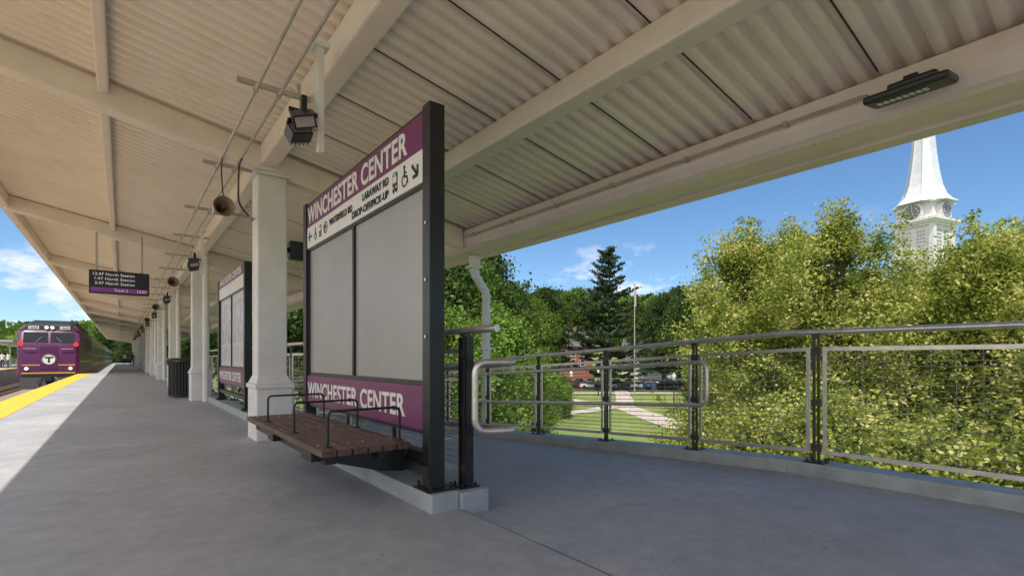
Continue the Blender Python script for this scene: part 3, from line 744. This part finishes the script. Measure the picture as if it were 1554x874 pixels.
for yy in(1.8,4.4,12,14.6):
    b=MB()
    for s in(-.72,.72): b.lathe([(0.05,-.07),(.5,-.07),(.5,.07),(.05,.07)],c=(s,yy,.5),n=20,mx=Matrix.Rotation(R(90),3,'Y'))
    b.tube([(-.72,yy,.5),(.72,yy,.5)],.08,8)
    obj('wheelset',b.mesh('wheelset',M['locogrey']),LO)
CO=thing('passenger_coach','silver commuter coach with purple and yellow stripes behind the locomotive','train',(-3.70,61.6,-1.17),group='coaches of the commuter train')
b=MB(); b.box(-1.5,1.5,0,25.4,1.0,4.2); obj('body',b.mesh('body',M['silver']),CO,bevel=.25)
for s in(-1,1):
    x0,x1=sorted((s*1.501,s*1.51)); b=MB(); b.box(x0,x1,.3,25,1.75,2.4); obj('stripe',b.mesh('stripe',M['locopurple']),CO)
    b=MB(); b.box(x0,x1,.3,25,1.60,1.74); obj('trim_stripe',b.mesh('trim_stripe',M['yellow']),CO)
    b=MB(); b.box(x0,x1,1.5,24,2.6,3.4); obj('window_band',b.mesh('window_band',M['lglass']),CO)
b=MB(); b.box(-1.2,1.2,1,24.4,.3,.99); obj('underframe',b.mesh('underframe',M['locogrey']),CO)
for k in(1,2,3,4): copy_thing(CO,(-3.70,61.6+26*k,-1.17))

# ------------------------------------------------------------ people
def person(loc,rotz,shirt,pants,label,stride=.12,arm=.0):
    J=[(0,0,.95),(0,0,1.15),(0,0,1.40),(0,0,1.52),(0,-.01,1.60),(0,-.01,1.72),
       (.10,0,.92),(.12,-stride,.50),(.12,-stride*.6,.07),(.12,-stride*.6-.14,.04),
       (-.10,0,.92),(-.12,stride,.50),(-.12,stride*1.5,.09),(-.12,stride*1.5-.13,.04),
       (.19,0,1.40),(.24,.03,1.12),(.24,-.08-arm,.88),(.24,-.11-arm,.80),
       (-.19,0,1.40),(-.24,.03,1.12),(-.24,-.05,.88),(-.24,-.08,.80)]
    E=[(0,1),(1,2),(2,3),(3,4),(4,5),(0,6),(6,7),(7,8),(8,9),(0,10),(10,11),(11,12),(12,13),(2,14),(14,15),(15,16),(16,17),(2,18),(18,19),(19,20),(20,21)]
    rad=[.15,.13,.15,.055,.10,.085,.10,.065,.045,.035,.10,.065,.045,.035,.06,.045,.033,.03,.06,.045,.033,.03]
    me=bpy.data.meshes.new('p'); me.from_pydata(J,E,[]); ob=bpy.data.objects.new('p',me); col.objects.link(ob)
    ob.modifiers.new('s','SKIN'); sb=ob.modifiers.new('b','SUBSURF'); sb.levels=1; sb.render_levels=1
    for i,v in enumerate(me.skin_vertices[0].data): v.radius=(rad[i],rad[i]*(.75 if i<3 else 1)); v.use_root=(i==0)
    bpy.context.view_layer.update(); dg=bpy.context.evaluated_depsgraph_get()
    m2=bpy.data.meshes.new_from_object(ob.evaluated_get(dg)); bpy.data.objects.remove(ob)
    m2.name='person'
    for m_ in(M['skin'],shirt,pants): m2.materials.append(m_)
    for p in m2.polygons:
        c=p.center; p.use_smooth=True
        if c.z>1.47: p.material_index=0
        elif abs(c.x)>.2 and c.z<1.15: p.material_index=0
        elif c.z>.98 or abs(c.x)>.2: p.material_index=1
        else: p.material_index=2
    o=obj('person',m2,loc=loc,rotz=rotz,label=label,cat='person',group='waiting passengers')
    b=MB(); b.lathe([(.09,1.62),(.112,1.68),(.105,1.76),(.06,1.81),(0,1.82)],c=(0,.015,0),n=14,caps=False); obj('hair',b.mesh('hair',M['hair'],True),o)
    return o
person((1.1,82,0),R(10),M['cloth_b'],M['cloth_b'],'person in dark clothes walking on the platform')
person((1.0,95,0),R(180),M['cloth_r'],M['cloth_b'],'person in red top walking on the platform')
person((.4,102,0),R(20),M['cloth_w'],M['cloth_b'],'person in white shirt standing on the platform')
for i,(x,y) in enumerate(((-9.9,78),(-10.6,80),(-10.2,74),(-11.1,83))):
    person((x,y,-.1),R(-60+50*i),M['cloth_w'] if i!=2 else M['cloth_b'],M['cloth_b'],'person waiting on the opposite platform in '+('white shirt' if i!=2 else 'dark shirt'),.03)
t=thing('opposite_shelter','small flat roofed grey shelter on the opposite platform','shelter',(-12,88,-.1))
b=MB(); b.box(-2,2,-6,40,3.0,3.25); obj('roof',b.mesh('roof',M['galv']),t)
for yy in(-5,8,20,33):
    b=MB(); b.box(-.1,.1,yy,yy+.2,0,3.0); obj('post',b.mesh('post',M['column']),t)
t=thing('platform_fence','low grey metal fence on the opposite platform','fence',(-14,0,-.1))
b=MB()
for z in(.3,.7,1.1): b.box(-.02,.02,20,200,z,z+.04)
for q in range(20,200,2): b.box(-.03,.03,q,q+.06,0,1.14)
obj('rails',b.mesh('rails',M['galv']),t)
# ------------------------------------------------------------ trees
rng=np.random.default_rng(11)
def leaves(name,C,size,material,flat=.0):
    n=len(C)
    u=rng.normal(size=(n,3)); u/=np.linalg.norm(u,axis=1)[:,None]
    nn=rng.normal(size=(n,3)); nn[:,2]+=flat
    v=np.cross(u,nn); v/=np.linalg.norm(v,axis=1)[:,None]
    s=size*(.6+.8*rng.random(n))
    a=u*s[:,None]*.5; b=v*s[:,None]*.32
    P=np.stack([C+a,C+b,C-a,C-b],1).reshape(-1,3)
    me=bpy.data.meshes.new(name); me.vertices.add(4*n); me.vertices.foreach_set('co',P.ravel())
    me.loops.add(4*n); me.loops.foreach_set('vertex_index',np.arange(4*n,dtype=np.int32))
    me.polygons.add(n); me.polygons.foreach_set('loop_start',np.arange(0,4*n,4,dtype=np.int32)); me.polygons.foreach_set('loop_total',np.full(n,4,dtype=np.int32))
    me.update(calc_edges=True); me.materials.append(material); return me
def tree_meshes(H,Rr,z0,ncl,lpc,size,material,tr=.22,cl=.42,top=.6,pw=.42,spray=0,lobe=1.0,nl=34):
    ph=rng.random(6)*6.28
    cs=[]
    while len(cs)<ncl:
        t=rng.random(); a=rng.random()*2*math.pi
        pr=math.sin(math.pi*min(1,max(0,t*.93+.07))**.85)**top
        lob=.76+lobe*(.18*math.sin(2*a+ph[0]+3*t)+.14*math.sin(3*a+ph[1]-5*t)+.12*math.sin(5*a+ph[2]+9*t))
        r=Rr*pr*lob*(rng.random()**pw)
        z=z0+(H-z0)*t+.35*math.sin(3*a+ph[3])*Rr*.2*pr
        if lobe>1 and math.sin(1.9*r*math.cos(a)+ph[4])+math.sin(1.9*r*math.sin(a)+ph[5])+math.sin(1.7*z+ph[0])<-.9: continue
        cs.append((r*math.cos(a),r*math.sin(a),z))
    core=list(cs)
    for k in range(spray):
        q=core[int(rng.random()*len(core))]; d=Vector((q[0]/Rr,q[1]/Rr,.35+q[2]/H)).normalized()
        L_=.5+.9*rng.random()
        for s in (.35,.7,1.0): cs.append((q[0]+d.x*L_*s,q[1]+d.y*L_*s,q[2]+d.z*L_*s))
    cs=np.array(cs); ncl2=len(cs)
    sc=cl*(.5+rng.random(ncl2)); sc[ncl:]*=.42
    cnt=np.full(ncl2,lpc); cnt[ncl:]=lpc//4
    idx=np.repeat(np.arange(ncl2),cnt)
    g=rng.normal(size=(len(idx),3))*np.array([1,1,.6])
    C=cs[idx]+g*sc[idx][:,None]
    lm=leaves('crown',C,size,material,.6)
    b=MB()
    bend=[(0,0,0),(.1*tr,.2*tr,H*.2),(-.5*tr,.3*tr,H*.45),(.3*tr,-.3*tr,H*.7),(0,0,H*.9)]
    b.tube(bend,[tr*1.3,tr,tr*.75,tr*.45,tr*.12],10)
    pick=rng.choice(ncl,size=min(nl,ncl),replace=False)
    for k in pick:
        e=Vector(cs[k]); zb=max(H*.12,min(H*.8,e.z-.6*math.hypot(e.x,e.y)-.3)); st=Vector((0,0,zb))
        md=(st+e)/2+Vector((0,0,-.06*(e-st).length)); f=1-zb/H
        b.tube([st,md,e],[tr*.42*f+.02,tr*.22*f+.015,.012],6)
    return b.mesh('trunk',M['trunk'],True),lm
def tree(tm,loc,label,rotz=0,s=(1,1,1),name='tree',cat='tree',group=None):
    t=thing(name,label,cat,loc,rotz,group); t.scale=s
    obj('trunk',tm[0],t); obj('crown',tm[1],t); return t
def pol(bear,r): return (r*math.sin(R(bear)),r*math.cos(R(bear)))
def at(bear,r,dz_=0): x,y=pol(bear,r); return (x,y,th(x,y)+dz_)
TY1=tree_meshes(11.2,4.0,1.2,560,105,.108,M['leafY'],.20,.32,pw=.34,spray=280,lobe=1.3,nl=90)
TY2=tree_meshes(10.4,3.7,1.0,500,105,.108,M['leafY'],.18,.32,pw=.34,spray=280,lobe=1.3,nl=90)
yl='broad tree with pale yellow green leaves below the ramp'
tree(TY1,at(70,22.5),yl,0,(1.05,1.05,.95))
tree(TY2,at(62,23.5),yl,1.3,(1.02,1.02,1.03))
tree(TY2,at(80.5,20),yl,2.4,(.95,.95,.88))
tree(TY1,at(89,20),yl,3.9,(1,1,.80))
tree(TY2,at(75.5,26),yl,4.4,(1.05,1.05,.88))
tree(TY1,at(66,31),yl,5.1,(1.1,1.1,1.07))
tree(TY2,at(84,27),yl,.8,(1.1,1.1,1.02))
TS=tree_meshes(4.2,2.2,.2,240,90,.11,M['leafY'],.10,.34,spray=60)
for i,(bb,r,s) in enumerate(((63,15,1),(70,14.5,1.1),(78,13.5,1.0),(86,13,1.1),(94,13,1.0),(57.5,20,.9))):
    tree(TS,at(bb,r),'low yellow green shrub tree beneath the ramp railing',i*1.1,(s,s,s),name='shrub',cat='shrub')
TG=tree_meshes(15,5.2,3,460,75,.30,M['leafG'],.35,.66,spray=160,lobe=1.15)
TD=tree_meshes(16,5.5,2.5,420,75,.32,M['leafD'],.35,.70,spray=160,lobe=1.15)
TL=tree_meshes(8,2.8,.8,300,70,.19,M['leafL'],.15,.42,spray=100,lobe=1.15)
for i,(bb,r,s,kind) in enumerate(((31,42,.98,TG),(34.2,50,1.02,TD),(27,40,1,TD),(22,44,1,TG),(37.2,66,1.0,TG),(17,46,1.05,TD),(12,50,1.1,TG),
        (41.0,104,1.2,TD),(39.0,92,1.1,TG),(54.0,124,1.25,TD),(57.2,100,1.15,TD),(59.5,84,1.0,TG),(62,70,.95,TD),(66,60,.9,TG),(72,64,.9,TD),(80,60,.8,TG),(88,56,.8,TD))):
    tree(kind,at(bb,r),'tall dark green leafy tree at the edge of the park' if kind is TD else 'tall green leafy tree at the edge of the park',i*.9,(s,s,s),group='park trees')
for i,(bb,r,s) in enumerate(((37,30,1.0),(34,26,.9),(40,37,.72),(30.5,28,1.0),(58.6,44,.85),(26,30,1),(43,52,.5))):
    tree(TL,at(bb,r),'young light green tree beside the ramp',i*1.7,(s,s,s),group='young trees')
def conifer(H,Rr):
    P=[]; b=MB(); b.tube([(0,0,0),(0,0,H*.5),(0,0,H)],[.4,.22,.03],8)
    z=H*.10
    while z<H*.985:
        f=1-z/H; Lr=Rr*(.05+.95*min(1,f*1.3)**.8)*(.6+.6*rng.random()) ; nb=int(5+4*f)
        for k in range(nb):
            a=rng.random()*6.28; L_=Lr*(.55+.65*rng.random()); drop=-.05+.45*(z/H)
            e=np.array([math.cos(a)*L_,math.sin(a)*L_,z+L_*drop])
            if L_>1: b.tube([(0,0,z),tuple(e)],[.06*f+.02,.015],4,False)
            m_=int(40*L_)+14
            t=rng.random(m_)**.6
            q=np.outer(1-t,np.array([0,0,z]))+np.outer(t,e)
            side_=np.array([-math.sin(a),math.cos(a),0]); q+=np.outer(rng.normal(size=m_)*.14*L_*(1.1-t),side_)
            q+=rng.normal(size=(m_,3))*np.array([.2,.2,.12])
            q[:,2]+=-.22*np.sin(t*math.pi)*L_*.4+.10*t*t*L_
            P.append(q)
        z+=.7+.75*f
    return b.mesh('trunk',M['trunk'],True),leaves('crown',np.concatenate(P),.40,M['needle'],1.5)
CF=conifer(27.5,8.2)
tree(CF,at(48.2,100),'tall dark spruce with layered drooping branches',0,(1.15,1.15,1),name='spruce_tree',cat='tree')
tree(CF,at(55.6,140),'tall dark spruce beyond the park',2,(.9,.9,.9),name='spruce_tree',cat='tree')
TF=tree_meshes(17,6.5,1.5,260,50,.62,M['leafG'],.4,1.0,spray=80,lobe=1.15)
TF2=tree_meshes(18,6.5,1.5,260,50,.62,M['leafD'],.4,1.0,spray=80,lobe=1.15)
TF3=tree_meshes(15,6.0,1.5,240,50,.62,M['leafL'],.4,1.0,spray=80,lobe=1.15)
for i in range(78):
    bb=27+48*((i*.618)%1); r=150+130*((i*.377)%1)
    s=.75+.4*rng.random()
    tree((TF,TF2,TF3)[i%3],at(bb,r,-1),'distant leafy green tree on the wooded slope',i,(s,s,s*.95),group='trees on the wooded slope')
for i in range(22):
    bb=-14+22*i/21; r=190+80*rng.random(); s=.6+.3*rng.random()
    tree(TF if i%2 else TF2,at(bb,r,0),'distant leafy tree beyond the tracks',i,(s,s,s*.8),group='trees beyond the tracks')
n=40000
bb=rng.uniform(-20,95,n); rr=rng.uniform(260,620,n)
X=rr*np.sin(np.radians(bb)); Y=rr*np.cos(np.radians(bb))
Z=np.array([th(a,c) for a,c in zip(X,Y)])+rng.random(n)*9+4*np.sin(X*.07)*np.cos(Y*.06)
obj('distant_wood',leaves('distant_wood',np.stack([X,Y,Z],1),6.0,M['leafG'],.8),kind='stuff')

# ------------------------------------------------------------ park
def strip(pts,wd,z,name,material):
    b=MB(); L_=[];pts=[Vector(p) for p in pts]
    pts=fillet([(p.x,p.y,0) for p in pts],12,6)
    for i,p in enumerate(pts):
        d=(pts[min(i+1,len(pts)-1)]-pts[max(i-1,0)]).normalized(); nn=Vector((-d.y,d.x))*wd/2
        L_+= [(p.x-nn.x,p.y-nn.y,z),(p.x+nn.x,p.y+nn.y,z)]
    b.add(L_,[(2*i,2*i+1,2*i+3,2*i+2) for i in range(len(pts)-1)])
    obj(name,b.mesh(name,material),kind='structure')
P=lambda bb,r: pol(bb,r)
strip([P(60,42),P(55,48),P(51.5,58),P(49,68),P(45,70),P(41,84)],3.0,-4.96,'park_path',M['path'])
strip([P(36,52),P(42,54),P(47,60),P(50,70),P(49.5,95)],2.4,-4.93,'park_path',M['path'])
strip([P(38,86),P(47,88),P(54,90),P(60,94)],3,-4.90,'park_path',M['path'])
b=MB(); cpts=[P(38,97),P(60,97),P(60,127),P(40,127)]
b.add([(p[0],p[1],-4.87) for p in cpts],[(0,1,2,3)]); obj('car_park',b.mesh('car_park',M['asphalt']),kind='structure')
def car(loc,rotz,paint,label):
    t=thing('parked_car',label,'car',loc,rotz,group='parked cars')
    b=MB(); b.prism([(-2.2,-.88,.3),(2.2,-.88,.3),(2.25,-.88,.7),(1.3,-.88,.92),(-2.2,-.88,.98)],(0,1.76,0)); obj('body',b.mesh('body',paint),t,bevel=.08)
    b=MB(); b.hexa([(-1.9,-.8,.96),(.95,-.8,.94),(.95,.8,.94),(-1.9,.8,.96),(-1.3,-.66,1.45),(.2,-.66,1.45),(.2,.66,1.45),(-1.3,.66,1.45)]); obj('window',b.mesh('window',M['glass']),t,bevel=.03)
    b=MB(); b.box(-1.25,.15,-.62,.62,1.452,1.48); obj('roof',b.mesh('roof',paint),t)
    for x in(-1.4,1.4):
        for y in(-.85,.85):
            b=MB(); b.lathe([(.05,-.1),(.33,-.1),(.33,.1),(.05,.1)],c=(x,y,.33),n=14,mx=Matrix.Rotation(R(90),3,'X')); obj('wheel',b.mesh('wheel',M['black']),t)
cc=[('white',(.75,.75,.75)),('red',(.45,.04,.03)),('dark grey',(.06,.06,.07)),('silver',(.45,.46,.47)),('black',(.02,.02,.02)),('blue',(.05,.10,.25))]
cm={n_:mat('car_paint_'+n_.replace(' ','_'),c,.25,var=.03) for n_,c in cc}
for i in range(26):
    bb=40.8+1.35*(i//2); r=100 if i%2 else 112
    nm=cc[(i*5+i//3)%6][0]; x,y=P(bb,r)
    car((x,y,-4.86),R(-50+(i*37)%14+(90 if i%2==0 else 0)),cm[nm],nm+' car parked in the park car park')
def house(loc,rotz,wall,label,w=10,d=8,h=5.5):
    t=thing('house',label,'house',loc,rotz)
    b=MB(); b.box(-w/2,w/2,-d/2,d/2,-4,h); b.prism([(-w/2,-d/2,h),(-w/2,d/2,h),(-w/2,0,h+3.4)],(w,0,0)); wl=obj('wall',b.mesh('wall',wall),t)
    b=MB()
    for s in(-1,1):
        b.prism([(-w/2-.4,s*(d/2+.5),h-.35),(-w/2-.4,0,h+3.5),(-w/2-.4,0,h+3.75),(-w/2-.4,s*(d/2+.5),h-.1)],(w+.8,0,0))
    rf=obj('roof',b.mesh('roof',M['slate']),t)
    b=MB(); b.box(1.5,2.3,.5,1.3,h+1,h+5); obj('chimney',b.mesh('chimney',M['brick']),rf)
    for z in(.9,3.4):
        for x in(-3.4,-1.1,1.2,3.5):
            for s in(-1,1):
                b=MB(); b.box(x-.5,x+.5,s*(d/2+.03)-.02,s*(d/2+.03)+.02,z,z+1.5); wn=obj('window',b.mesh('window',M['glass']),t)
                b=MB(); yy=s*(d/2+.06)
                b.box(x-.62,x-.5,yy-.04,yy+.04,z-.1,z+1.6); b.box(x+.5,x+.62,yy-.04,yy+.04,z-.1,z+1.6); b.box(x-.5,x+.5,yy-.04,yy+.04,z+1.5,z+1.62); b.box(x-.5,x+.5,yy-.04,yy+.04,z-.12,z)
                obj('frame',b.mesh('frame',M['wpaint']),wn)
    b=MB(); b.box(-.1-.5,.5-.1,-d/2-.06,-d/2-.01,0,2.1); obj('door',b.mesh('door',M['locogrey']),t)
house(at(43.6,134,3),R(-40),M['brick'],'red brick house with slate roof among trees',12,9,6)
house(at(39.8,150,2),R(-30),M['wpaint'],'white clapboard house with slate roof among trees',11,8,7)
house(at(52.3,138,1),R(-60),M['wpaint'],'white clapboard house behind the car park',12,8,6)
x,y,z=at(50.9,80)
t=thing('flagpole','tall grey flagpole with a flag hanging limp in the park','flagpole',(x,y,z))
b=MB(); b.tube([(0,0,0),(0,0,17.0)],[.12,.06],10); b.lathe([(0,17.0),(.14,17.1),(.14,17.25),(0,17.35)],n=12,caps=False); obj('pole',b.mesh('pole',M['galv'],True),t)
b=MB()
for i in range(6):
    b.cur=i%2; a=.12*math.sin(i*1.3)
    b.add([(.1+i*.05,a,16.7-i*.12),(.15+i*.05,-a,16.6-i*.12),(.15+i*.05,-a,13.9-i*.02),(.1+i*.05,a,14.0-i*.02)],[(0,1,2,3)])
obj('flag',b.mesh('flag',[mat('flag_red',(.4,.06,.07),.8),M['cloth_w']]),t)
for i,(bb,r) in enumerate(((44,66),(55,60),(47,84))):
    t=thing('park_lamp','black park lamp post with glass lantern beside the path','street lamp',at(bb,r),group='park lamps')
    b=MB(); b.tube([(0,0,0),(0,0,.6),(0,0,3.6)],[.12,.07,.05],8); obj('post',b.mesh('post',M['black']),t)
    b=MB(); b.lathe([(.1,3.6),(.2,3.7),(.24,4.1),(.05,4.4)],n=8); obj('lantern',b.mesh('lantern',M['lens']),t)

# ------------------------------------------------------------ church
CH=thing('church','white church with clock tower and flared octagonal spire','church',(88.0,21.5,-5.5),R(-103.5))
def Z(z): return z+5
b=MB(); h=2.4
b.box(-h,h,-h,h,0,Z(12.5)); b.box(-h-.25,h+.25,-h-.25,h+.25,Z(12.5),Z(13.0))
b.box(-h+.15,h-.15,-h+.15,h-.15,Z(13),Z(19.3)); 
for z0,o_ in((19.3,.1),(19.6,.3),(19.9,.5)): b.box(-h-o_,h+o_,-h-o_,h+o_,Z(z0),Z(z0+.3))
b.box(-h+.2,h-.2,-h+.2,h-.2,Z(20.2),Z(22.3)); b.box(-h-.1,h+.1,-h-.1,h+.1,Z(22.3),Z(22.5))
for sx in(-1,1):
    for sy in(-1,1): b.box(sx*(h-.22)-.3,sx*(h-.22)+.3,sy*(h-.22)-.3,sy*(h-.22)+.3,Z(13),Z(19.3))
tw=obj('tower',b.mesh('tower',M['wpaint']),CH)
pr=[(3.6,22.5),(3.05,22.9),(2.45,23.7),(2.0,25.0),(1.65,27.0),(1.35,29.5),(.05,47)]
b=MB(); b.lathe([(r,Z(z)) for r,z in pr],n=8,ph=R(22.5)) 
for j in range(8):
    a=R(22.5)+j*math.pi/4; c_,s_=math.cos(a),math.sin(a)
    b.tube([(r*c_,r*s_,Z(z)) for r,z in pr[:-1]+[(.08,46.5)]],.08,5)
sp_=obj('spire',b.mesh('spire',M['wspire']),CH)
CDM=mat('clock_dial',(.20,.22,.25),.4)
for k in range(4):
    mx=Matrix.Rotation(k*math.pi/2,3,'Z')@Matrix.Rotation(R(90),3,'X')
    b=MB(); b.lathe([(0,h-.15+.5),(1.16,h-.15+.5),(1.30,h-.2+.35),(1.30,h-.6)],c=(0,0,Z(21.3)),n=32,mx=mx,caps=False)
    d_=obj('clock_surround',b.mesh('clock_surround',M['wpaint'],True),CH)
    b=MB(); b.lathe([(0,h+.38),(1.0,h+.38),(1.04,h+.34)],c=(0,0,Z(21.3)),n=32,mx=mx,caps=False); f_=obj('clock_face',b.mesh('clock_face',CDM),CH)
    b=MB()
    for q in range(12):
        a=q*math.pi/6
        p=mx@Vector((math.sin(a)*.80,math.cos(a)*.80,h+.40)); b.obox(p+Vector((0,0,Z(21.3))),(.10,.22,.03),mx@Matrix.Rotation(-a,3,'Z'))
    for L_,a,wd in((.78,R(5),.08),(.5,R(8),.11)):
        p=mx@Vector((math.sin(a)*L_/2,math.cos(a)*L_/2,h+.43)); b.obox(p+Vector((0,0,Z(21.3))),(wd,L_,.03),mx@Matrix.Rotation(-a,3,'Z'))
    obj('clock_markings',b.mesh('clock_markings',M['wpaint']),f_)['kind']='stuff'
    b=MB(); mz=Matrix.Rotation(k*math.pi/2,3,'Z')
    for cxx in(-.85,.85):
        for q in range(11):
            for q2 in range(3):
                b.obox(mz@Vector((cxx-.38+.38*q2,-(h-.15)-.02,Z(13.8+q*.48))),(.23,.08,.22),mz)
    obj('louvre',b.mesh('louvre',M['galv']),tw)['kind']='stuff'
b=MB(); b.box(-7,7,h+.1,32,0,9); b.prism([(-7.5,h+.1,9),(7.5,h+.1,9),(0,h+.1,14.5)],(0,30,0)); nv=obj('nave',b.mesh('nave',M['wpaint']),CH)
b=MB()
for s in(-1,1): b.prism([(s*7.9,h+.0,8.8),(0,h,14.6),(0,h,14.9),(s*7.9,h,9.1)],(0,30.4,0))
obj('nave_roof',b.mesh('nave_roof',M['slate']),nv)
print('done')
